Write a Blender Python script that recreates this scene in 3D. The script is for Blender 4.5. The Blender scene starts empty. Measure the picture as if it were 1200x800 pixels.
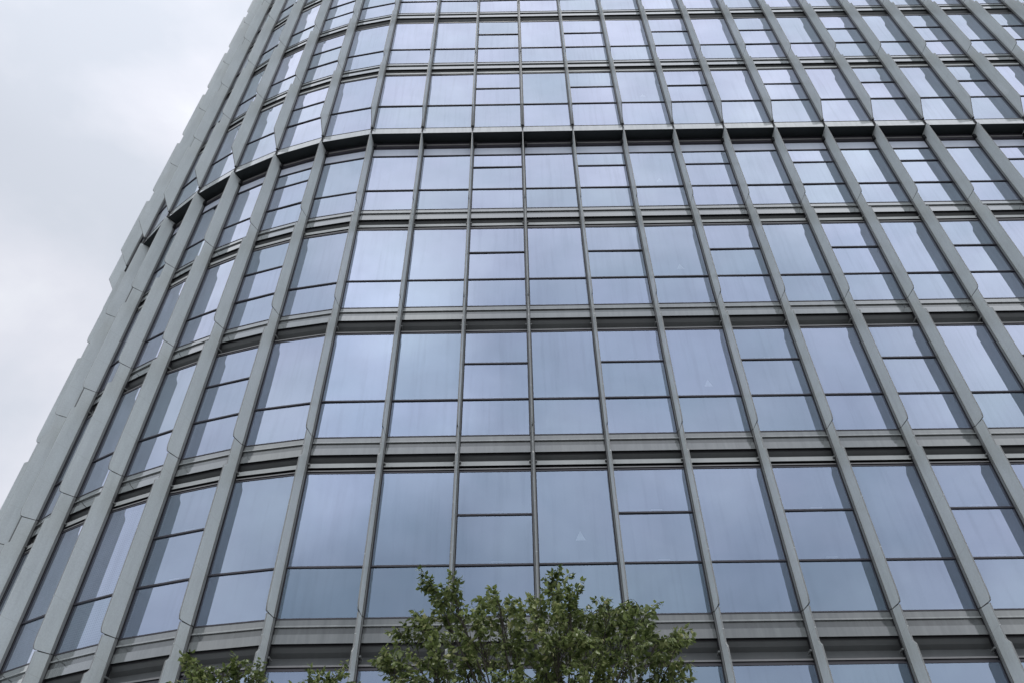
import bpy, math, random
from mathutils import Vector, Matrix, noise
random.seed(7)
R = math.radians
S = 1.5                      # one facade module in metres
CAMZ = 1.6
scene = bpy.context.scene
col = scene.collection

# ------------------------------------------------------------------ materials
def new_mat(name):
    m = bpy.data.materials.new(name); m.use_nodes = True
    nt = m.node_tree; nt.nodes.clear()
    out = nt.nodes.new('ShaderNodeOutputMaterial')
    return m, nt, out
def N(nt, t, **kw):
    n = nt.nodes.new(t)
    for k, v in kw.items(): setattr(n, k, v)
    return n
def metal_paint(name, c, rough=.45, ior=1.5, var=.10, streak=True, coat=0.0, metallic=0.0, bump=0.0, speck=0.0):
    m, nt, out = new_mat(name)
    b = N(nt, 'ShaderNodeBsdfPrincipled')
    tc = N(nt, 'ShaderNodeTexCoord'); mp = N(nt, 'ShaderNodeMapping')
    mp.inputs['Scale'].default_value = (5, 5, .5 if streak else 5)
    nz = N(nt, 'ShaderNodeTexNoise'); nz.inputs['Scale'].default_value = 1.6; nz.inputs['Detail'].default_value = 6
    nz2 = N(nt, 'ShaderNodeTexNoise'); nz2.inputs['Scale'].default_value = .55; nz2.inputs['Detail'].default_value = 4
    nt.links.new(tc.outputs['Object'], mp.inputs[0]); nt.links.new(mp.outputs[0], nz.inputs['Vector']); nt.links.new(tc.outputs['Object'], nz2.inputs['Vector'])
    ad = N(nt, 'ShaderNodeMath', operation='ADD'); nt.links.new(nz.outputs[0], ad.inputs[0]); nt.links.new(nz2.outputs[0], ad.inputs[1])
    mr = N(nt, 'ShaderNodeMapRange'); nt.links.new(ad.outputs[0], mr.inputs[0])
    mr.inputs[1].default_value = .65; mr.inputs[2].default_value = 1.35
    mr.inputs[3].default_value = 1 - var; mr.inputs[4].default_value = 1 + var
    mx = N(nt, 'ShaderNodeVectorMath', operation='SCALE'); mx.inputs[0].default_value = c
    val = mr.outputs[0]
    if speck:      # fine perforation-like grain
        n4 = N(nt, 'ShaderNodeTexNoise'); n4.inputs['Scale'].default_value = 28; n4.inputs['Detail'].default_value = 2
        nt.links.new(tc.outputs['Object'], n4.inputs['Vector'])
        m4 = N(nt, 'ShaderNodeMapRange'); nt.links.new(n4.outputs[0], m4.inputs[0]); m4.inputs[1].default_value = .3; m4.inputs[2].default_value = .7
        m4.inputs[3].default_value = 1 - speck; m4.inputs[4].default_value = 1 + speck
        mm = N(nt, 'ShaderNodeMath', operation='MULTIPLY'); nt.links.new(val, mm.inputs[0]); nt.links.new(m4.outputs[0], mm.inputs[1]); val = mm.outputs[0]
    nt.links.new(val, mx.inputs['Scale']); nt.links.new(mx.outputs[0], b.inputs['Base Color'])
    b.inputs['Roughness'].default_value = rough; b.inputs['IOR'].default_value = ior; b.inputs['Metallic'].default_value = metallic
    b.inputs['Coat Weight'].default_value = coat; b.inputs['Coat Roughness'].default_value = .04
    if bump:
        bp = N(nt, 'ShaderNodeBump'); bp.inputs['Strength'].default_value = bump; bp.inputs['Distance'].default_value = .01
        nt.links.new(nz2.outputs[0], bp.inputs['Height']); nt.links.new(bp.outputs[0], b.inputs['Normal'])
    nt.links.new(b.outputs[0], out.inputs[0])
    return m
M = {}
M['fin'] = metal_paint('fin_paint', (.62, .67, .668), .40, 1.5, .09, speck=.05)
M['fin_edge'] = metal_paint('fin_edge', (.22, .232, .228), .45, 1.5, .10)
M['cap'] = metal_paint('cap_metal', (.17, .178, .176), .35, 1.5, .10)
M['gap'] = metal_paint('gasket_black', (.012, .012, .014), .6, 1.4, .1)
M['seam'] = metal_paint('panel_seam', (.55, .59, .58), .5, 1.5, .05)
def glazed_panel(name, c, rough=.12, k=1.0):
    m, nt, out = new_mat(name); L = nt.links.new
    tc = N(nt, 'ShaderNodeTexCoord'); nz = N(nt, 'ShaderNodeTexNoise'); nz.inputs['Scale'].default_value = .9; nz.inputs['Detail'].default_value = 6
    L(tc.outputs['Object'], nz.inputs['Vector'])
    mr = N(nt, 'ShaderNodeMapRange'); L(nz.outputs[0], mr.inputs[0]); mr.inputs[1].default_value = .3; mr.inputs[2].default_value = .7
    mr.inputs[3].default_value = .92; mr.inputs[4].default_value = 1.08
    mp = N(nt, 'ShaderNodeMapping'); mp.inputs['Scale'].default_value = (7, 7, .5); L(tc.outputs['Object'], mp.inputs[0])
    n2 = N(nt, 'ShaderNodeTexNoise'); n2.inputs['Scale'].default_value = 1.4; n2.inputs['Detail'].default_value = 6; L(mp.outputs[0], n2.inputs['Vector'])
    m2 = N(nt, 'ShaderNodeMapRange'); L(n2.outputs[0], m2.inputs[0]); m2.inputs[1].default_value = .3; m2.inputs[2].default_value = .65; m2.inputs[3].default_value = .78; m2.inputs[4].default_value = 1.06
    mm = N(nt, 'ShaderNodeMath', operation='MULTIPLY'); L(mr.outputs[0], mm.inputs[0]); L(m2.outputs[0], mm.inputs[1])
    sc = N(nt, 'ShaderNodeVectorMath', operation='SCALE'); sc.inputs[0].default_value = c; L(mm.outputs[0], sc.inputs['Scale'])
    d = N(nt, 'ShaderNodeBsdfDiffuse'); L(sc.outputs[0], d.inputs[0])
    g = N(nt, 'ShaderNodeBsdfGlossy'); g.inputs['Roughness'].default_value = rough; g.inputs[0].default_value = (.78, .8, .8, 1)
    lw = N(nt, 'ShaderNodeLayerWeight'); lw.inputs['Blend'].default_value = .5
    cr = N(nt, 'ShaderNodeValToRGB'); e = cr.color_ramp; e.elements[0].color = (.06 * k,) * 3 + (1,); e.elements[1].color = (.95, .95, .95, 1)
    for p, v in ((.12, .07), (.32, .17), (.6, .42)):
        q = e.elements.new(p); q.color = (v * k,) * 3 + (1,)
    L(lw.outputs['Facing'], cr.inputs[0])
    mx = N(nt, 'ShaderNodeMixShader'); L(cr.outputs[0], mx.inputs[0]); L(d.outputs[0], mx.inputs[1]); L(g.outputs[0], mx.inputs[2]); L(mx.outputs[0], out.inputs[0])
    return m
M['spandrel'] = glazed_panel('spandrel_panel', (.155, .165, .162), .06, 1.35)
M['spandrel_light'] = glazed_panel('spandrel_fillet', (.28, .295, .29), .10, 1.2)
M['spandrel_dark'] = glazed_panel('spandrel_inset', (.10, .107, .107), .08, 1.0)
M['fascia'] = glazed_panel('fascia_panel', (.46, .48, .475), .08, 1.15)
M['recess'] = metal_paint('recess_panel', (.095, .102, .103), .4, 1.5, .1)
M['strip'] = metal_paint('vent_strip', (.42, .44, .43), .35, 1.5, .08)
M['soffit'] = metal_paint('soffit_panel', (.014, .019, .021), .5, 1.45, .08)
M['frame'] = metal_paint('frame_dark', (.035, .033, .042), .35, 1.5, .1)
M['frame_grey'] = metal_paint('frame_grey', (.20, .20, .20), .35, 1.5, .1)
M['head_panel'] = metal_paint('pale_head_panel', (.52, .57, .66), .3, 1.5, .06)
M['wall'] = metal_paint('inner_wall', (.06, .06, .065), .8, 1.4, .1)
M['roof'] = metal_paint('roof_slab', (.25, .25, .25), .8, 1.4, .2)
M['handle'] = metal_paint('handle_metal', (.75, .77, .8), .3, 1.5, .02)

def mat_glass():
    m, nt, out = new_mat('coated_glass')
    L = nt.links.new
    lw = N(nt, 'ShaderNodeLayerWeight'); lw.inputs['Blend'].default_value = .5
    cr = N(nt, 'ShaderNodeValToRGB'); e = cr.color_ramp
    e.elements[0].position = 0; e.elements[0].color = (.172, .217, .284, 1)
    e.elements[1].position = 1; e.elements[1].color = (1, 1, 1, 1)
    for p, c in ((.12, (.178, .224, .292, 1)), (.32, (.312, .364, .462, 1)), (.6, (.545, .595, .708, 1)), (.8, (.72, .77, .87, 1))):
        q = e.elements.new(p); q.color = c
    L(lw.outputs['Facing'], cr.inputs[0])
    tc = N(nt, 'ShaderNodeTexCoord')
    # rain streaks
    mp = N(nt, 'ShaderNodeMapping'); mp.inputs['Scale'].default_value = (5, 5, .22)
    nz = N(nt, 'ShaderNodeTexNoise'); nz.inputs['Scale'].default_value = 1.5; nz.inputs['Detail'].default_value = 5; nz.inputs['Roughness'].default_value = .65
    L(tc.outputs['Object'], mp.inputs[0]); L(mp.outputs[0], nz.inputs['Vector'])
    mr = N(nt, 'ShaderNodeMapRange'); L(nz.outputs[0], mr.inputs[0])
    mr.inputs[1].default_value = .30; mr.inputs[2].default_value = .50; mr.inputs[3].default_value = .93; mr.inputs[4].default_value = 1.0
    nb = N(nt, 'ShaderNodeTexNoise'); nb.inputs['Scale'].default_value = .8; nb.inputs['Detail'].default_value = 3
    L(tc.outputs['Object'], nb.inputs['Vector'])
    mb = N(nt, 'ShaderNodeMapRange'); L(nb.outputs[0], mb.inputs[0]); mb.inputs[1].default_value = .3; mb.inputs[2].default_value = .7
    mb.inputs[3].default_value = .93; mb.inputs[4].default_value = 1.03
    pr = N(nt, 'ShaderNodeMath', operation='MULTIPLY'); L(mr.outputs[0], pr.inputs[0]); L(mb.outputs[0], pr.inputs[1])
    # each pane its own slight tint
    at = N(nt, 'ShaderNodeAttribute'); at.attribute_name = 'tint'
    tr = N(nt, 'ShaderNodeMapRange'); L(at.outputs['Fac'], tr.inputs[0]); tr.inputs[3].default_value = .92; tr.inputs[4].default_value = 1.05
    p2 = N(nt, 'ShaderNodeMath', operation='MULTIPLY'); L(pr.outputs[0], p2.inputs[0]); L(tr.outputs[0], p2.inputs[1])
    sc = N(nt, 'ShaderNodeVectorMath', operation='SCALE'); L(cr.outputs[0], sc.inputs[0]); L(p2.outputs[0], sc.inputs['Scale'])
    nh = N(nt, 'ShaderNodeTexNoise'); nh.inputs['Scale'].default_value = .55; nh.inputs['Detail'].default_value = 4
    L(tc.outputs['Object'], nh.inputs['Vector'])
    ha = N(nt, 'ShaderNodeMath', operation='MULTIPLY_ADD'); L(nh.outputs[0], ha.inputs[0]); ha.inputs[1].default_value = 1.6; ha.inputs[2].default_value = -.8
    hb = N(nt, 'ShaderNodeMath', operation='ADD'); L(ha.outputs[0], hb.inputs[0]); L(at.outputs['Fac'], hb.inputs[1]); hb.use_clamp = True
    hm = N(nt, 'ShaderNodeMixRGB'); L(hb.outputs[0], hm.inputs[0]); hm.inputs[1].default_value = (.95, .985, .955, 1); hm.inputs[2].default_value = (1.0, .975, .985, 1)
    hv = N(nt, 'ShaderNodeVectorMath', operation='MULTIPLY'); L(sc.outputs[0], hv.inputs[0]); L(hm.outputs[0], hv.inputs[1])
    g = N(nt, 'ShaderNodeBsdfGlossy'); g.inputs['Roughness'].default_value = .015; L(hv.outputs[0], g.inputs[0])
    inv = N(nt, 'ShaderNodeVectorMath', operation='SUBTRACT'); inv.inputs[0].default_value = (1, 1, 1); L(cr.outputs[0], inv.inputs[1])
    s2 = N(nt, 'ShaderNodeVectorMath', operation='MULTIPLY'); L(inv.outputs[0], s2.inputs[0]); s2.inputs[1].default_value = (.38, .44, .50)
    t = N(nt, 'ShaderNodeBsdfTransparent'); L(s2.outputs[0], t.inputs[0])
    a = N(nt, 'ShaderNodeAddShader'); L(g.outputs[0], a.inputs[0]); L(t.outputs[0], a.inputs[1])
    # thin dust film
    d = N(nt, 'ShaderNodeBsdfDiffuse'); d.inputs[0].default_value = (.4, .4, .42, 1)
    mx = N(nt, 'ShaderNodeMixShader'); mx.inputs[0].default_value = .008
    L(a.outputs[0], mx.inputs[1]); L(d.outputs[0], mx.inputs[2])
    bp = N(nt, 'ShaderNodeBump'); bp.inputs['Strength'].default_value = .12; bp.inputs['Distance'].default_value = .02
    n3 = N(nt, 'ShaderNodeTexNoise'); n3.inputs['Scale'].default_value = .9; n3.inputs['Detail'].default_value = 1
    L(tc.outputs['Object'], n3.inputs['Vector']); L(n3.outputs[0], bp.inputs['Height']); L(bp.outputs[0], g.inputs['Normal'])
    L(mx.outputs[0], out.inputs[0])
    return m
M['glass'] = mat_glass()

def mat_blind():
    m, nt, out = new_mat('perforated_blind')
    L = nt.links.new
    uv = N(nt, 'ShaderNodeUVMap')
    vo = N(nt, 'ShaderNodeTexVoronoi', feature='F1'); vo.inputs['Scale'].default_value = 1; vo.inputs['Randomness'].default_value = 0
    L(uv.outputs[0], vo.inputs['Vector'])
    cr = N(nt, 'ShaderNodeValToRGB'); cr.color_ramp.elements[0].position = .25; cr.color_ramp.elements[0].color = (.0, .0, .0, 1)
    cr.color_ramp.elements[1].position = .36; cr.color_ramp.elements[1].color = (.24, .245, .27, 1)
    L(vo.outputs['Distance'], cr.inputs[0])
    b = N(nt, 'ShaderNodeBsdfPrincipled'); b.inputs['Roughness'].default_value = .6
    L(cr.outputs[0], b.inputs['Base Color']); L(b.outputs[0], out.inputs[0])
    return m
M['blind'] = mat_blind()
M['roller_blind'] = metal_paint('roller_blind', (.05, .054, .062), .7, 1.4, .12)

M['mark'] = metal_paint('white_film', (.85, .88, .9), .4, 1.4, .01)

# ------------------------------------------------------------------ mesh helper
BASE = Vector((0, 0, 0))
class MB:
    def __init__(s): s.v = []; s.f = []; s.m = []; s.uv = []; s.t = []
    def poly(s, pts, mat, uv=None, tint=0.0):
        i = len(s.v); s.v += [tuple(Vector(p) - BASE) for p in pts]; s.f.append(tuple(range(i, i + len(pts))))
        s.m.append(mat); s.uv.append(uv); s.t.append(tint)
    def hexa(s, a, b, mat):     # a: 4 points of one face, b: the 4 opposite
        s.poly(a[::-1], mat); s.poly(b, mat)
        for i in range(4):
            j = (i + 1) % 4; s.poly([a[i], a[j], b[j], b[i]], mat)
    def prism(s, prof, off, mat, side=None):  # closed polygon prof extruded by vector off
        a = [Vector(p) for p in prof]; b = [p + off for p in a]
        s.poly(a[::-1], mat); s.poly(b, mat); n = len(a)
        for i in range(n):
            j = (i + 1) % n; s.poly([a[i], a[j], b[j], b[i]], side or mat)
    def build(s, name, parent=None, smooth=False, loc=None):
        me = bpy.data.meshes.new(name)
        me.from_pydata(s.v, [], s.f)
        mats = []
        for m in s.m:
            if m not in mats: mats.append(m)
        for m in mats: me.materials.append(M[m])
        idx = {m: i for i, m in enumerate(mats)}
        me.polygons.foreach_set('material_index', [idx[m] for m in s.m])
        if any(u is not None for u in s.uv):
            ul = me.uv_layers.new(name='UVMap'); k = 0
            for f, u in zip(s.f, s.uv):
                for c in range(len(f)):
                    ul.data[k].uv = u[c] if u is not None else (0, 0); k += 1
        if any(s.t):
            a = me.attributes.new('tint', 'FLOAT', 'FACE'); a.data.foreach_set('value', s.t)
        if smooth: me.polygons.foreach_set('use_smooth', [True] * len(me.polygons))
        me.update()
        o = bpy.data.objects.new(name, me); col.objects.link(o)
        if parent is not None: o.parent = parent
        return o
def empty(name, loc, label=None, cat=None, group=None):
    o = bpy.data.objects.new(name, None); col.objects.link(o); o.location = loc
    if label: o['label'] = label
    if cat: o['category'] = cat
    if group: o['group'] = group
    return o

# ------------------------------------------------------------------ camera
f_px, pitch, roll = 973.07, .795498, .0112
cd = bpy.data.cameras.new('camera'); cam = bpy.data.objects.new('camera', cd); col.objects.link(cam); scene.camera = cam
cd.sensor_width = 36; cd.lens = 36 * f_px / 1200; cd.clip_start = .05; cd.clip_end = 3000
c_, s_ = math.cos(pitch), math.sin(pitch); cr_, sr_ = math.cos(roll), math.sin(roll)
U = Vector((0, -s_, c_)); F = Vector((0, c_, s_)); X = Vector((1, 0, 0))
rt = X * cr_ - U * sr_; up = X * sr_ + U * cr_
cam.matrix_world = Matrix(((rt.x, up.x, -F.x, 0), (rt.y, up.y, -F.y, 0), (rt.z, up.z, -F.z, CAMZ), (0, 0, 0, 1)))
CP = Vector((0, 0, CAMZ))
def proj(p):
    d = Vector(p) - CP; z = d.dot(F)
    if z <= 0.01: return None
    return 600 + f_px * d.dot(rt) / z, 400 - f_px * d.dot(up) / z
def at(px, py, Y):     # the point of the plane y=Y seen near that direction
    d = F + rt * ((px - 600) / f_px) + up * ((400 - py) / f_px)
    return CP + d * (Y / d.y)

# ------------------------------------------------------------------ the tower's plan
KMIN, KMAX = -17, 17
phi, a1, turn = -.005686, .165341, .116077
PL = {0: Vector((.26027, 8.75808))}
for k in range(0, KMAX + 1):
    PL[k + 1] = PL[k] + Vector((math.cos(phi), math.sin(phi)))
for k in range(0, KMIN - 1, -1):
    seg = k - 1
    h = phi if seg >= -3 else phi - a1 - turn * (-4 - seg)
    PL[k - 1] = PL[k] - Vector((math.cos(h), math.sin(h)))
def seg_n(k):      # outward normal of the bay between k and k+1
    t = (PL[k + 1] - PL[k]).normalized(); return Vector((t.y, -t.x))
NV = {}; MS = {}
for k in range(KMIN, KMAX + 1):
    n = (seg_n(k - 1) + seg_n(k)).normalized(); NV[k] = n; MS[k] = 1 / n.dot(seg_n(k))
def W3(p2, z): return Vector((p2.x * S, p2.y * S, z * S + CAMZ))
def node(k, o, z): return W3(PL[k] + NV[k] * (o * MS[k]), z)
DL = .2263; G = -.05
GROUND = -CAMZ / S
# point in a bay: u metres-free (0..1 along the chord measured at offset o), z
def bay(k, u, o, z):
    a = node(k, o, z); b = node(k + 1, o, z); return a.lerp(b, u)

lowJ = [-.706, 1.919, 4.5446, 7.1724, 9.7857, 12.4215]
upJ = [14.888, 17.71] + [17.71 + 2.71 * i for i in range(1, 8)]
ROOF = upJ[-1] + .35
SOF = 14.69
storeys = []   # (joint, head, offset, t1, t2)
for i, j in enumerate(lowJ):
    if i < 5: storeys.append((j, lowJ[i + 1] - .588, 0., .655, 1.358))
    else: storeys.append((j, 14.50, 0., .62, 1.357))
for i, j in enumerate(upJ[:-1]):
    if i == 0: storeys.append((j, upJ[1] - .56, DL, .90, 1.60))
    else: storeys.append((j, upJ[i + 1] - .585, DL, .70, 1.43))

BASE = Vector((0, 8.758 * S, 0))
tower = empty('office_tower', BASE, 'grey metal finned glass office tower with rounded left corner rising out of frame', 'building')

# ------------------------------------------------------------------ windows
B_BAYS = lambda k: (k % 2 == 1 and k >= -1) or k in (-5, -9, -13, -17)
def frame_box(mb, k, o0, o1, z0, z1, mat, u0=0.0, u1=1.0):
    a = [bay(k, u0, o0, z0), bay(k, u1, o0, z0), bay(k, u1, o1, z0), bay(k, u0, o1, z0)]
    b = [bay(k, u0, o0, z1), bay(k, u1, o0, z1), bay(k, u1, o1, z1), bay(k, u0, o1, z1)]
    mb.hexa(a, b, mat)
def window_geo(k, s, fr, gl, bl):
    j, head, off, t1, t2 = s
    o = off + G
    ts = [j + t1] + ([j + t2] if B_BAYS(k) else [])
    last_low = abs(head - 14.50) < 1e-6
    levels = [j + .008] + ts + [head]
    if last_low: levels = [j + .008] + ts + [14.215]
    e = .028
    # sill, head and transoms
    frame_box(fr, k, o - .03, o + .010, j - .008, j + .008, 'frame', e, 1 - e)
    frame_box(fr, k, o - .03, o + .008, head - .018, head + .0, 'frame', e, 1 - e)
    for t in ts: frame_box(fr, k, o - .03, o + .018, t - .0105, t + .0105, 'frame', e, 1 - e)
    if last_low:
        frame_box(fr, k, o - .03, o + .016, 14.215 - .009, 14.215 + .009, 'frame', e + .012, 1 - e - .012)
        frame_box(fr, k, o - .03, o - .004, 14.225, 14.482, 'head_panel', e + .01, 1 - e - .01)  # plain pale blue-grey panel filling the strip just below the head
        frame_box(fr, k, o - .03, o + .02, 14.50, 14.56, 'frame', e, 1 - e)
        frame_box(fr, k, o - .03, o + .03, 14.563, 14.60, 'frame_grey', e, 1 - e)
        frame_box(fr, k, o - .03, o + .012, 14.603, 14.688, 'frame', e, 1 - e)
        for u in (.035, .945):
            frame_box(fr, k, o + .022, o + .075, 14.49, 14.60, 'gap', u, u + .045)
    else:
        for u in (.033, 1 - .033):   # side gaskets
            pass
    # side jambs
    for ua, ub in ((e, e + .010), (1 - e - .010, 1 - e)):
        frame_box(fr, k, o - .03, o + .006, j + .009, head - .019, 'frame', ua, ub)
    if B_BAYS(k) and s in storeys[:4]:
        for t in ts:
            frame_box(fr, k, o - .014, o - .006, t + .045, t + .054, 'handle', .46, .60)
    # panes, each very slightly out of true
    rnd = random.Random(k * 131 + int(j * 17))
    for a, b in zip(levels[:-1], levels[1:]):
        z0, z1 = a + .0, b - .0
        ta, tb = rnd.uniform(-.0045, .0045), rnd.uniform(-.0045, .0045); w = [-ta - tb, ta - tb, ta + tb, -ta + tb]
        gl.poly([bay(k, e, o + w[0] * .5, z0), bay(k, 1 - e, o + w[1] * .5, z0), bay(k, 1 - e, o + w[2] * .5 , z1), bay(k, e, o + w[3] * .5, z1)],
                'glass', tint=rnd.uniform(.02, 1))
    ob = o - .10
    q = [(0, j), (1, j), (1, head), (0, head)]
    uvs = [(c[0] * 30, c[1] * 30) for c in q]
    bl.poly([bay(k, u, ob, z) for u, z in q], 'blind' if k <= -6 else 'roller_blind', uv=uvs)
def visible_area(k, s):
    j, head, off = s[:3]
    if k < -12: return 0
    pts = [proj(bay(k, u, off, z)) for u, z in ((0, j), (1, j), (1, head), (0, head))]
    if any(p is None for p in pts): return 0
    # clip polygon to the frame
    for axis, lim, sg in ((0, 0, 1), (0, 1200, -1), (1, 0, 1), (1, 800, -1)):
        out = []
        for i in range(len(pts)):
            p, q = pts[i], pts[(i + 1) % len(pts)]
            ip, iq = (p[axis] - lim) * sg >= 0, (q[axis] - lim) * sg >= 0
            if ip: out.append(p)
            if ip != iq:
                t = (lim - p[axis]) / (q[axis] - p[axis]); out.append((p[0] + (q[0] - p[0]) * t, p[1] + (q[1] - p[1]) * t))
        pts = out
        if not pts: return 0
    ar = 0
    for i in range(len(pts)):
        p, q = pts[i], pts[(i + 1) % len(pts)]; ar += p[0] * q[1] - p[1] * q[0]
    return abs(ar) / 2
allw = [(visible_area(k, s), k, si) for k in range(KMIN, KMAX) for si, s in enumerate(storeys)]
allw.sort(key=lambda t: -t[0])
solo = set((k, si) for a, k, si in allw[:99])
rf, rg, rb = MB(), MB(), MB()
for a, k, si in allw:
    s = storeys[si]
    if (k, si) in solo:
        fr, gl, bl = MB(), MB(), MB()
        window_geo(k, s, fr, gl, bl)
        w = fr.build('window', tower); gl.build('glass_pane', w); bl.build('blind', w)
        if (k == 2 and si in (3, 4, 5, 6)) or (k == 0 and si == 2):
            zc = {2: .98, 3: .85, 4: .86, 5: .79, 6: 1.15}[si]
            mk = MB(); u = .55; o = s[2] + G - .008; h = .135
            mk.prism([bay(k, u - .062, o, s[0] + zc), bay(k, u + .062, o, s[0] + zc), bay(k, u, o, s[0] + zc + h)],
                     Vector((seg_n(k).x, seg_n(k).y, 0)) * .003, 'mark')
            mk.build('rescue_mark', w)
    else:
        window_geo(k, s, rf, rg, rb)
w = rf.build('window', tower); w['kind'] = 'stuff'
gl = rg.build('glass_pane', w); gl['kind'] = 'stuff'
bl = rb.build('blind', w); bl['kind'] = 'stuff'

# ------------------------------------------------------------------ floor bands (spandrel and recess)
def sweep(mb, prof, k0=KMIN, k1=KMAX):     # prof: list of (o0,z0,o1,z1,mat) segments
    for k in range(k0, k1):
        for o0, z0, o1, z1, mat in prof:
            mb.poly([node(k, o0, z0), node(k, o1, z1), node(k + 1, o1, z1), node(k + 1, o0, z0)][::-1], mat)
def band(j, off, strip, head):
    o = off + G; r = j - head       # r: height between head and joint
    sp = MB()
    b = .296
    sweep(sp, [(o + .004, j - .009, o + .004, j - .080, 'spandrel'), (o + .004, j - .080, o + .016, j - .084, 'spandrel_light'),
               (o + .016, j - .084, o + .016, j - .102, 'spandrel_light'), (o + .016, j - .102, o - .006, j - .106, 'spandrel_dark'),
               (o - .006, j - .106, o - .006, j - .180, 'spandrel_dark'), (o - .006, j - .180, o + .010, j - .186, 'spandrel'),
               (o + .010, j - .186, o + .012, j - b, 'spandrel'), (o + .012, j - b, o - .02, j - b, 'gap'), (o - .02, j - b, o - .02, j - b - .022, 'gap'),
               (o - .02, j - .009, o + .004, j - .009, 'frame')])
    sp.build('spandrel_band', tower)
    rc = MB()
    z0 = j - b - .022
    if strip:
        sweep(rc, [(o - .02, z0, o - .03, z0 - .004, 'recess'), (o - .03, z0 - .004, o - .075, z0 - .05, 'recess'), (o - .075, z0 - .05, o - .075, j - .43, 'recess'),
                   (o - .075, j - .43, o - .005, j - .430, 'gap'), (o - .005, j - .430, o - .005, j - .497, 'strip'), (o - .005, j - .497, o - .06, j - .5, 'gap'),
                   (o - .06, j - .5, o - .06, j - .54, 'gap'), (o - .06, j - .54, o - .004, j - .54, 'gap'),
                   (o - .004, j - .54, o - .004, j - .560, 'frame_grey'), (o - .004, j - .560, o - .02, j - .562, 'gap'), (o - .02, j - .562, o - .02, head, 'frame')])
    else:
        sweep(rc, [(o - .02, z0, o - .03, z0 - .006, 'recess'), (o - .03, z0 - .006, o - .06, z0 - .05, 'recess'), (o - .06, z0 - .05, o - .11, z0 - .09, 'recess'),
                   (o - .11, z0 - .09, o - .05, j - .53, 'recess'), (o - .05, j - .53, o - .003, j - .535, 'frame_grey'),
                   (o - .003, j - .535, o - .003, j - .556, 'frame_grey'), (o - .003, j - .556, o - .02, j - .558, 'gap'), (o - .02, j - .558, o - .02, head, 'frame')])
    rc.build('floor_recess', tower)
for i in range(1, 6): band(lowJ[i], 0., i % 2 == 1 and True, lowJ[i] - .588) if False else band(lowJ[i], 0., i in (3, 5), storeys[i - 1][1])
for i in range(1, len(upJ)): band(upJ[i], DL, i % 2 == 1, storeys[6 + i - 1][1])
# ground plinth
pb = MB()
o = G
sweep(pb, [(o + .004, lowJ[0] - .009, o + .03, lowJ[0] - .03, 'spandrel'), (o + .03, lowJ[0] - .03, o + .03, GROUND, 'spandrel')]); pb.build('plinth', tower)
# overhanging band and its soffit
sb = MB(); o = DL + G
sweep(sb, [(o - .02, 14.879, o + .006, 14.879, 'frame'), (o + .006, 14.879, o + .008, SOF + .006, 'fascia'), (o + .008, SOF + .006, o + .008, SOF, 'gap')])
sb.build('overhang_band', tower)
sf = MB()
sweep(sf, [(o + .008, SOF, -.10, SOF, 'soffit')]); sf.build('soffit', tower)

# ------------------------------------------------------------------ fins and mullions
D = .245
def plate(mb, k, off, prof, th=.0083, mat='fin'):
    n = NV[k]; t = Vector((-n.y, n.x))
    base = PL[k] + n * off
    pts = [W3(base + n * d - t * th, z) for d, z in prof]
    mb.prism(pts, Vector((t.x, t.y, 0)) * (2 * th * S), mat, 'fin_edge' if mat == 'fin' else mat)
def mull(mb, k, off, z0, z1):
    n = NV[k]; t = Vector((-n.y, n.x)); base = PL[k] + n * off
    def bx(t0, t1, d0, d1, za, zb, mat):
        q = [base + t * t0 + n * d0, base + t * t1 + n * d0, base + t * t1 + n * d1, base + t * t0 + n * d1]
        mb.hexa([W3(p, za) for p in q], [W3(p, zb) for p in q], mat)
    for sg in (-1, 1):
        a, b = sorted((sg * .0132, sg * .0250)); bx(a, b, G - .03, .0, z0, z1, 'cap')
        a, b = sorted((sg * .0252, sg * .0300)); bx(a, b, G - .03, -.034, z0, z1, 'gap')
        a, b = sorted((sg * .0086, sg * .0130)); bx(a, b, G - .03, -.003, z0 - .012, z1 + .012, 'gap')
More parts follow.
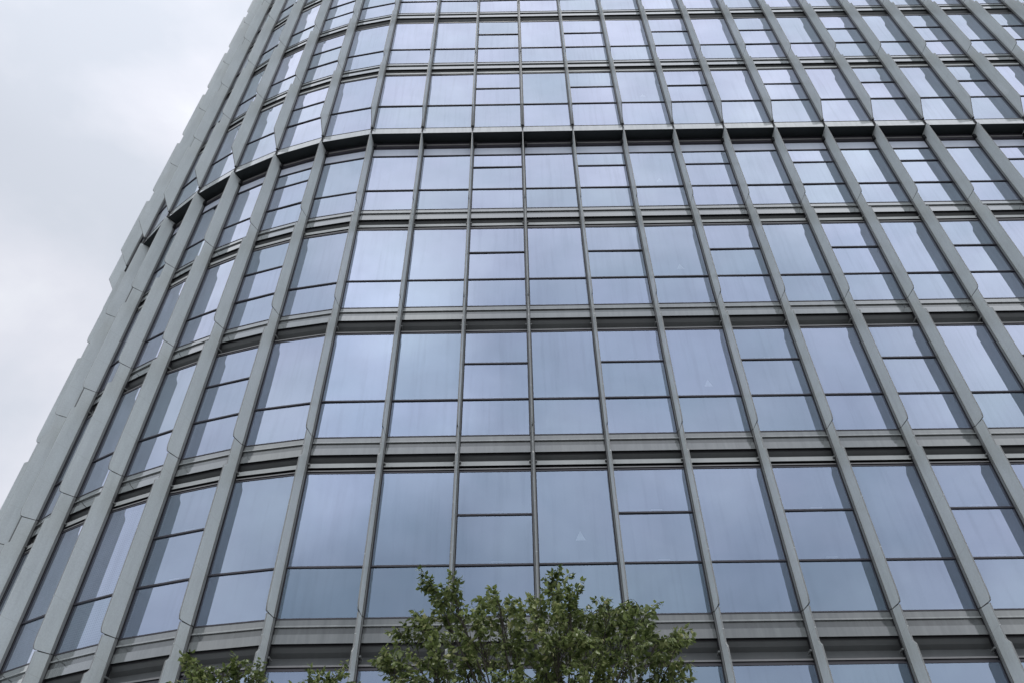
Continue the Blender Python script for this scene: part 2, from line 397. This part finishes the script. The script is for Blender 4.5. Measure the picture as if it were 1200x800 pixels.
for k in range(KMIN + 1, KMAX):
    # lower fin
    fb = MB(); mb = MB()
    js = lowJ
    g = .005
    for i, j in enumerate(js):
        top = (js[i + 1] if i < 5 else SOF)
        # upper plate of this storey: from the joint to the step under the next joint, then narrow plate to the next joint
        if i < 5:
            nj = top
            prof = [(-.04, j + g), (0, j + g), (.19, j - .030 + g), (.222, j - .022), (.238, j + .02), (D, j + .085),
                    (D, nj - .527), (.236, nj - .51), (.20, nj - .475), (.192, nj - .455), (.192, nj - .036 - g), (.0, nj - g), (-.04, nj - g)]
        else:
            prof = [(-.04, j + g), (0, j + g), (.19, j - .030 + g), (.222, j - .022), (.238, j + .02), (D, j + .085), (D - .008, SOF - .03), (DL - .012, SOF - .002), (-.12, SOF - .002)]
            prof.append((-.12, SOF - .19)); prof.append((-.04, SOF - .19))
        plate(fb, k, 0., prof)
        for t_ in (.655, 1.358): plate(fb, k, 0., [(.0, j + t_ - .003), (.2452, j + t_ - .003), (.2452, j + t_ + .003), (.0, j + t_ + .003)], th=.0088, mat='seam')
        plate(fb, k, 0., [(.0, j - .30), (.1922, j - .30), (.1922, j - .294), (.0, j - .294)], th=.0088, mat='seam')
        mull(mb, k, 0., j + g * 1.2, (top - g * 1.2) if i < 5 else SOF - .15)
        n = NV[k]; t = Vector((-n.y, n.x))
        for sg in (-1, 1):
            q = [PL[k] + t * (sg * a) + n * b for a, b in ((.031, -.10), (.052, -.10), (.052, -.012), (.031, -.012))]
            if sg > 0: q = q[::-1]
            mb.hexa([W3(p, j - .468) for p in q], [W3(p, j - .45) for p in q], 'cap')
    # narrow plate to the ground
    plate(fb, k, 0., [(-.04, lowJ[0] - g), (-.04, GROUND), (.192, GROUND), (.192, lowJ[0] - .036 - g), (0, lowJ[0] - g)])
    plate(fb, k, 0., [(-.03, GROUND), (.16, GROUND), (.16, SOF - .3), (-.03, SOF - .3)], th=.005, mat='gap')
    fo = fb.build('fin', tower); mb.build('mullion', fo)
    # upper fin
    fb = MB(); mb = MB(); js = upJ
    for i, j in enumerate(js[:-1]):
        nj = js[i + 1]; 
        if i == 0: bot = [(-.04, j + g), (0, j + g), (D, j + .40)]
        else: bot = [(-.04, j + g), (0, j + g), (.19, j - .030 + g), (.222, j - .022), (.238, j + .02), (D, j + .085)]
        prof = bot + [(D, nj - .50), (.236, nj - .485), (.20, nj - .455), (.192, nj - .435), (.192, nj - .036 - g), (.0, nj - g), (-.04, nj - g)]
        plate(fb, k, DL, prof)
        for t_ in (.75, 1.48): plate(fb, k, DL, [(.0, j + t_ - .003), (.2452, j + t_ - .003), (.2452, j + t_ + .003), (.0, j + t_ + .003)], th=.0088, mat='seam')
        mull(mb, k, DL, j + g * 1.2, nj - g * 1.2)
    j = js[-1]
    plate(fb, k, DL, [(-.04, j + g), (0, j + g), (.19, j - .03 + g), (D, j + .085), (D, ROOF + .1), (-.04, ROOF + .1)])
    plate(fb, k, DL, [(-.03, upJ[0] - .02), (.02, upJ[0] + .05), (.16, upJ[0] + .5), (.16, ROOF), (-.03, ROOF)], th=.005, mat='gap')
    # dark joint across the overhanging band
    n = NV[k]; t = Vector((-n.y, n.x)); b0 = PL[k] + n * (DL + G)
    q = [b0 - t * .012 + n * 0., b0 + t * .012 + n * 0., b0 + t * .012 + n * .03, b0 - t * .012 + n * .03]
    fb.hexa([W3(p, SOF + .001) for p in q], [W3(p, upJ[0] + .004) for p in q], 'gap')
    fo = fb.build('fin', tower); mb.build('mullion', fo)

# ------------------------------------------------------------------ body: inner wall, side and rear walls, roof
bd = MB()
sweep(bd, [(-.30, GROUND, -.30, SOF, 'wall'), (-.30 , SOF, -.30, ROOF - .05, 'wall')]); bd.build('inner_wall', tower)
cw = MB()
a0, a1_ = PL[KMIN], PL[KMAX]
back = [Vector((a1_.x, a1_.y + 18)), Vector((a0.x, a1_.y + 18))]
ring = [a1_, back[0], back[1], a0]
for p, q in zip(ring[:-1], ring[1:]):
    cw.poly([W3(p, GROUND), W3(q, GROUND), W3(q, ROOF), W3(p, ROOF)], 'recess')
cw.build('rear_wall', tower)
rr = MB()
edge = [W3(PL[k] + NV[k] * (DL + G), ROOF) for k in range(KMIN, KMAX + 1)] + [W3(p, ROOF) for p in back]
rr.poly(edge, 'roof'); 
sweep(rr, [(DL + G + .004, upJ[-1] - .009, DL + G + .004, ROOF, 'spandrel')])
rr.build('roof', tower)

# ------------------------------------------------------------------ ground
def mat_paving():
    m, nt, out = new_mat('granite_paving'); L = nt.links.new
    tc = N(nt, 'ShaderNodeTexCoord'); br = N(nt, 'ShaderNodeTexBrick'); br.inputs['Scale'].default_value = 1.0
    br.inputs['Color1'].default_value = (.23, .225, .215, 1); br.inputs['Color2'].default_value = (.28, .27, .26, 1); br.inputs['Mortar'].default_value = (.10, .10, .10, 1)
    br.inputs['Mortar Size'].default_value = .008; br.inputs['Brick Width'].default_value = 1.2; br.inputs['Row Height'].default_value = .6
    L(tc.outputs['Object'], br.inputs['Vector'])
    nz = N(nt, 'ShaderNodeTexNoise'); nz.inputs['Scale'].default_value = 30; nz.inputs['Detail'].default_value = 6; L(tc.outputs['Object'], nz.inputs['Vector'])
    mx = N(nt, 'ShaderNodeMixRGB', blend_type='MULTIPLY'); mx.inputs[0].default_value = .5; L(br.outputs[0], mx.inputs[1]); L(nz.outputs[0], mx.inputs[2])
    b = N(nt, 'ShaderNodeBsdfPrincipled'); b.inputs['Roughness'].default_value = .75; L(mx.outputs[0], b.inputs['Base Color']); L(b.outputs[0], out.inputs[0])
    return m
M['paving'] = mat_paving()
BASE = Vector((0, 0, 0))
gm = MB(); gm.poly([(-1500, -1500, 0), (1500, -1500, 0), (1500, 1500, 0), (-1500, 1500, 0)], 'paving')
gr = gm.build('ground'); gr['kind'] = 'structure'

# ------------------------------------------------------------------ trees
def mat_leaf():
    m, nt, out = new_mat('leaf'); L = nt.links.new
    at_ = N(nt, 'ShaderNodeAttribute'); at_.attribute_name = 'tint'
    cr = N(nt, 'ShaderNodeValToRGB'); e = cr.color_ramp
    e.elements[0].color = (.055, .08, .028, 1); e.elements[1].color = (.58, .58, .30, 1)
    q = e.elements.new(.5); q.color = (.20, .255, .085, 1)
    q = e.elements.new(.85); q.color = (.34, .38, .17, 1)
    L(at_.outputs['Fac'], cr.inputs[0])
    b = N(nt, 'ShaderNodeBsdfPrincipled'); b.inputs['Roughness'].default_value = .33; L(cr.outputs[0], b.inputs['Base Color'])
    t = N(nt, 'ShaderNodeBsdfTranslucent'); L(cr.outputs[0], t.inputs[0])
    mx = N(nt, 'ShaderNodeMixShader'); mx.inputs[0].default_value = .38; L(b.outputs[0], mx.inputs[1]); L(t.outputs[0], mx.inputs[2])
    L(mx.outputs[0], out.inputs[0]); return m
M['leaf'] = mat_leaf()
M['bark'] = metal_paint('bark', (.05, .043, .035), .85, 1.4, .35)

def tube(mb, p0, p1, r0, r1, n=6, bend=None, segs=1):
    pts = []
    for i in range(segs + 1):
        t = i / segs; p = p0.lerp(p1, t)
        if bend is not None: p = p + bend * (4 * t * (1 - t))
        pts.append(p)
    rings = []
    for i, p in enumerate(pts):
        d = (pts[min(i + 1, segs)] - pts[max(i - 1, 0)]).normalized()
        a = d.orthogonal().normalized(); b = d.cross(a); r = r0 + (r1 - r0) * i / segs
        rings.append([p + (a * math.cos(2 * math.pi * j / n) + b * math.sin(2 * math.pi * j / n)) * r for j in range(n)])
    for A, B in zip(rings[:-1], rings[1:]):
        for j in range(n): mb.poly([A[j], A[(j + 1) % n], B[(j + 1) % n], B[j]], 'bark')
    return pts
def leaf(mb, p, d, side, L_, w, tint):
    nrm = d.cross(side).normalized()
    q = [(0, 0, 0), (.28, .42, -.06), (.62, .40, -.05), (1, 0, .10), (.62, -.40, -.05), (.28, -.42, -.06)]
    pts = [p + d * (L_ * a) + side * (w * b) - nrm * (L_ * c) for a, b, c in q]
    m1 = p + d * (L_ * .30) + nrm * (.05 * L_) * 0; m2 = p + d * (L_ * .64)
    mb.poly([pts[0], m1, pts[1]], 'leaf', tint=tint); mb.poly([pts[1], m1, m2, pts[2]], 'leaf', tint=tint); mb.poly([pts[2], m2, pts[3]], 'leaf', tint=tint)
    mb.poly([pts[0], pts[5], m1], 'leaf', tint=tint); mb.poly([pts[5], pts[4], m2, m1], 'leaf', tint=tint); mb.poly([pts[4], pts[3], m2], 'leaf', tint=tint)
def make_tree(x, y, fork, clusters, rnd, label, group, dens=1.0):
    global BASE
    root = Vector((x, y, 0)); BASE = root
    e = empty('street_tree', root, label, 'tree', group)
    tk, cw = MB(), MB()
    fk = Vector((x + .05, y, fork))
    tube(tk, root, fk, .085, .06, 10, Vector((.04, .02, 0)), 6)
    for c, r in clusters:
        hv = rnd.uniform(.35, .8)
        st = fk + Vector((0, 0, 1)) * 0
        mid = Vector((x + (c.x - x) * .35, y + (c.y - y) * .35, fork + (c.z - fork) * .55))
        tube(tk, st, mid, .026, .013, 7, Vector((rnd.uniform(-.06, .06), rnd.uniform(-.06, .06), 0)), 4)
        tube(tk, mid, c, .012, .004, 6, Vector((rnd.uniform(-.06, .06), rnd.uniform(-.06, .06), -.03)), 4)
        nt_ = int((19 * (r / .35) ** 2 + 6) * dens)
        tone = rnd.uniform(-.12, .12)
        for i in range(nt_):
            th = rnd.uniform(0, 2 * math.pi); ph = math.acos(rnd.uniform(-.45, 1))
            dv = Vector((math.sin(ph) * math.cos(th), math.sin(ph) * math.sin(th), math.cos(ph)))
            rr_ = r * rnd.uniform(.55, 1.12) * (1 if rnd.random() > .16 else 1.38)
            tip = c + Vector((dv.x, dv.y, dv.z * .8)) * rr_ + Vector((0, 0, -.22 * r * math.sin(ph)))
            st2 = mid.lerp(c, rnd.uniform(.62, 1))
            bnd = Vector((0, 0, r * .24)) + Vector((rnd.uniform(-1, 1), rnd.uniform(-1, 1), 0)) * r * .1
            pts = tube(tk, st2, tip, .0038, .0014, 4, bnd, 5)
            ln = (tip - st2).length
            nl = max(5, int(ln / .026))
            for q in range(nl):
                t = .38 + .62 * (q + rnd.random()) / nl
                tt = min(t, .999) * 5; a = pts[int(tt)]; b = pts[int(tt) + 1]; p = a.lerp(b, tt - int(tt))
                for rep in range(2):
                    d = ((b - a).normalized() * .6 + Vector((rnd.uniform(-1, 1), rnd.uniform(-1, 1), rnd.uniform(-1.9, .05)))).normalized()
                    sd = d.cross(Vector((rnd.uniform(-.6, .6), rnd.uniform(-.6, .6), 1))).normalized()
                    Lf = rnd.uniform(.036, .074)
                    leaf(cw, p + d * .012, d, sd, Lf, Lf * rnd.uniform(.5, .66), min(1, max(.01, rnd.gauss(.42, .26) + tone)))
    tk.build('trunk', e, smooth=True); cw.build('crown', e)
    return e
rnd = random.Random(5)
def cl(px, py, Y, r): return (at(px, py - (5 + 5 * (px < 420)), Y), r)
YT = 7.2
main = [cl(800, 742, YT + .1, .10), cl(735, 738, YT + .2, .22), cl(680, 735, YT - .1, .26), cl(795, 790, YT, .16), cl(445, 775, YT + .1, .15), cl(530, 700, YT, .24), cl(505, 684, YT + .1, .13), cl(585, 712, YT - .3, .26), cl(628, 710, YT, .26), cl(652, 684, YT + .2, .19), cl(668, 700, YT - .3, .20), cl(695, 722, YT + .3, .24), cl(715, 722, YT - .2, .22),
        cl(752, 722, YT + .1, .22), cl(772, 750, YT - .2, .24), cl(785, 762, YT + .3, .15), cl(742, 760, YT - .5, .26), cl(700, 760, YT + .6, .34), cl(655, 752, YT - .3, .36),
        cl(600, 765, YT + .4, .36), cl(560, 745, YT - .4, .30), cl(520, 728, YT + .3, .22), cl(490, 732, YT, .18), cl(467, 742, YT + .1, .10), cl(540, 785, YT + .2, .34), cl(500, 785, YT - .4, .28), cl(465, 792, YT + .2, .24),
        cl(640, 800, YT, .40), cl(590, 815, YT - .4, .40), cl(700, 805, YT - .4, .36), cl(772, 800, YT + .1, .20), cl(745, 815, YT + .2, .26), cl(430, 815, YT, .20), cl(540, 845, YT, .42), cl(690, 850, YT + .2, .42), cl(620, 880, YT - .2, .45), cl(470, 870, YT + .2, .35), cl(770, 870, YT, .36),
        cl(560, 930, YT, .42), cl(690, 940, YT + .1, .42), cl(480, 960, YT - .2, .3), cl(620, 1000, YT + .3, .36), cl(760, 960, YT - .1, .3)]
tx = at(640, 800, YT)
make_tree(tx.x, YT, 2.5, main, rnd, 'taller leafy green tree at bottom centre, crown in front of the lower windows', 'street trees before the tower')
YB = 7.9
left = [cl(232, 782, YB, .17), cl(225, 796, YB - .2, .18), cl(262, 797, YB + .1, .17), cl(282, 786, YB, .12), cl(300, 794, YB + .2, .14), cl(245, 812, YB - .1, .25), cl(300, 818, YB, .25), cl(375, 800, YB + .1, .10), cl(395, 800, YB, .13), cl(355, 815, YB - .1, .18), cl(400, 822, YB + .2, .2),
        cl(215, 840, YB, .3), cl(280, 860, YB + .1, .35), cl(350, 860, YB - .1, .32), cl(250, 920, YB, .35), cl(330, 930, YB, .35), cl(290, 990, YB, .3), cl(185, 900, YB, .25), cl(400, 880, YB + .2, .25)]
tx = at(300, 800, YB)
make_tree(tx.x, YB, 2.3, left, rnd, 'lower green tree at the bottom left, only its crown tips showing', 'street trees before the tower')
BASE = Vector((0, 0, 0))

# ------------------------------------------------------------------ sky, sun
w = bpy.data.worlds.new('World'); scene.world = w; w.use_nodes = True
nt = w.node_tree; nt.nodes.clear(); L = nt.links.new
SUN_EL, SUN_ROT = R(84), R(190)
sky = N(nt, 'ShaderNodeTexSky'); sky.sky_type = 'NISHITA'; sky.sun_disc = False; sky.sun_elevation = SUN_EL; sky.sun_rotation = SUN_ROT
tc = N(nt, 'ShaderNodeTexCoord')
mp = N(nt, 'ShaderNodeMapping'); mp.inputs['Scale'].default_value = (1, 1, 1.5); mp.inputs['Rotation'].default_value = (.2, .3, .8)
nz = N(nt, 'ShaderNodeTexNoise'); nz.inputs['Scale'].default_value = 3.0; nz.inputs['Detail'].default_value = 8; nz.inputs['Roughness'].default_value = .5; nz.inputs['Distortion'].default_value = .3
L(tc.outputs['Generated'], mp.inputs[0]); L(mp.outputs[0], nz.inputs['Vector'])
cr = N(nt, 'ShaderNodeValToRGB'); e = cr.color_ramp
e.elements[0].position = .38; e.elements[0].color = (.585, .62, .69, 1)
e.elements[1].position = .62; e.elements[1].color = (.82, .84, .88, 1)
q = e.elements.new(.5); q.color = (.685, .70, .765, 1)
L(nz.outputs[0], cr.inputs[0])
sx = N(nt, 'ShaderNodeVectorMath', operation='DOT_PRODUCT'); L(tc.outputs['Generated'], sx.inputs[0]); sx.inputs[1].default_value = (.05, -.78, .62)
gr_ = N(nt, 'ShaderNodeMapRange'); L(sx.outputs['Value'], gr_.inputs[0]); gr_.inputs[1].default_value = .1; gr_.inputs[2].default_value = 1; gr_.inputs[3].default_value = 1.18; gr_.inputs[4].default_value = 1.78
fac = gr_.outputs[0]
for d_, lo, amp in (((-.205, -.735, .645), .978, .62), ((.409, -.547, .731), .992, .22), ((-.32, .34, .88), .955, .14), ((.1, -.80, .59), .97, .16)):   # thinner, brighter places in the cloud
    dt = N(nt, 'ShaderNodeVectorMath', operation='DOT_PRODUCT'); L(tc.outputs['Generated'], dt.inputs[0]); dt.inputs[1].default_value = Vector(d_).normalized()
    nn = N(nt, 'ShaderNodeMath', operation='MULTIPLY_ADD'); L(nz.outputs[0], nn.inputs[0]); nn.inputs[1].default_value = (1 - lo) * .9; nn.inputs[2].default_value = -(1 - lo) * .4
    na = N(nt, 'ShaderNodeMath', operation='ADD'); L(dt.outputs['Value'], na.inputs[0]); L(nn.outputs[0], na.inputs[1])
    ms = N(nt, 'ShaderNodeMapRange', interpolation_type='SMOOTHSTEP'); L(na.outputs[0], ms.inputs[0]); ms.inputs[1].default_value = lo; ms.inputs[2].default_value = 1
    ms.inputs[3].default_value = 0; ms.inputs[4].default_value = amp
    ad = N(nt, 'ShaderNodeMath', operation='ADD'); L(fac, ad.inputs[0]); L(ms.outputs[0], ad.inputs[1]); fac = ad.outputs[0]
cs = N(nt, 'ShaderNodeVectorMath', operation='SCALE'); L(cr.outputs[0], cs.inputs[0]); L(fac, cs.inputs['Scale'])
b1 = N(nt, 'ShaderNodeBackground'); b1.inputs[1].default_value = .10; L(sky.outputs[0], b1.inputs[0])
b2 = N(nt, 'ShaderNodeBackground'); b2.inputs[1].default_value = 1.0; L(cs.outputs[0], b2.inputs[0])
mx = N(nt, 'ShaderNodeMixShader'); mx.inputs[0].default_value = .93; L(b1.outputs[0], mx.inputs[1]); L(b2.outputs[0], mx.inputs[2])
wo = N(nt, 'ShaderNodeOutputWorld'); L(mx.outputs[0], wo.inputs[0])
sd = bpy.data.lights.new('sun', 'SUN'); sd.energy = 1.0; sd.angle = R(18); sd.color = (1, .97, .93)
so = bpy.data.objects.new('sun', sd); col.objects.link(so)
az = SUN_ROT
dirv = Vector((math.sin(az) * math.cos(SUN_EL), math.cos(az) * math.cos(SUN_EL), math.sin(SUN_EL)))
so.rotation_euler = dirv.to_track_quat('Z', 'Y').to_euler()
so.location = (0, -20, 40)

vs = scene.view_settings; vs.view_transform = 'Standard'; vs.look = 'None'; vs.exposure = 0; vs.gamma = 1; vs.use_curve_mapping = False
scene.render.engine = 'CYCLES'
scene.cycles.max_bounces = 8; scene.cycles.transparent_max_bounces = 16; scene.cycles.glossy_bounces = 4
scene.render.resolution_x = 1024; scene.render.resolution_y = 682
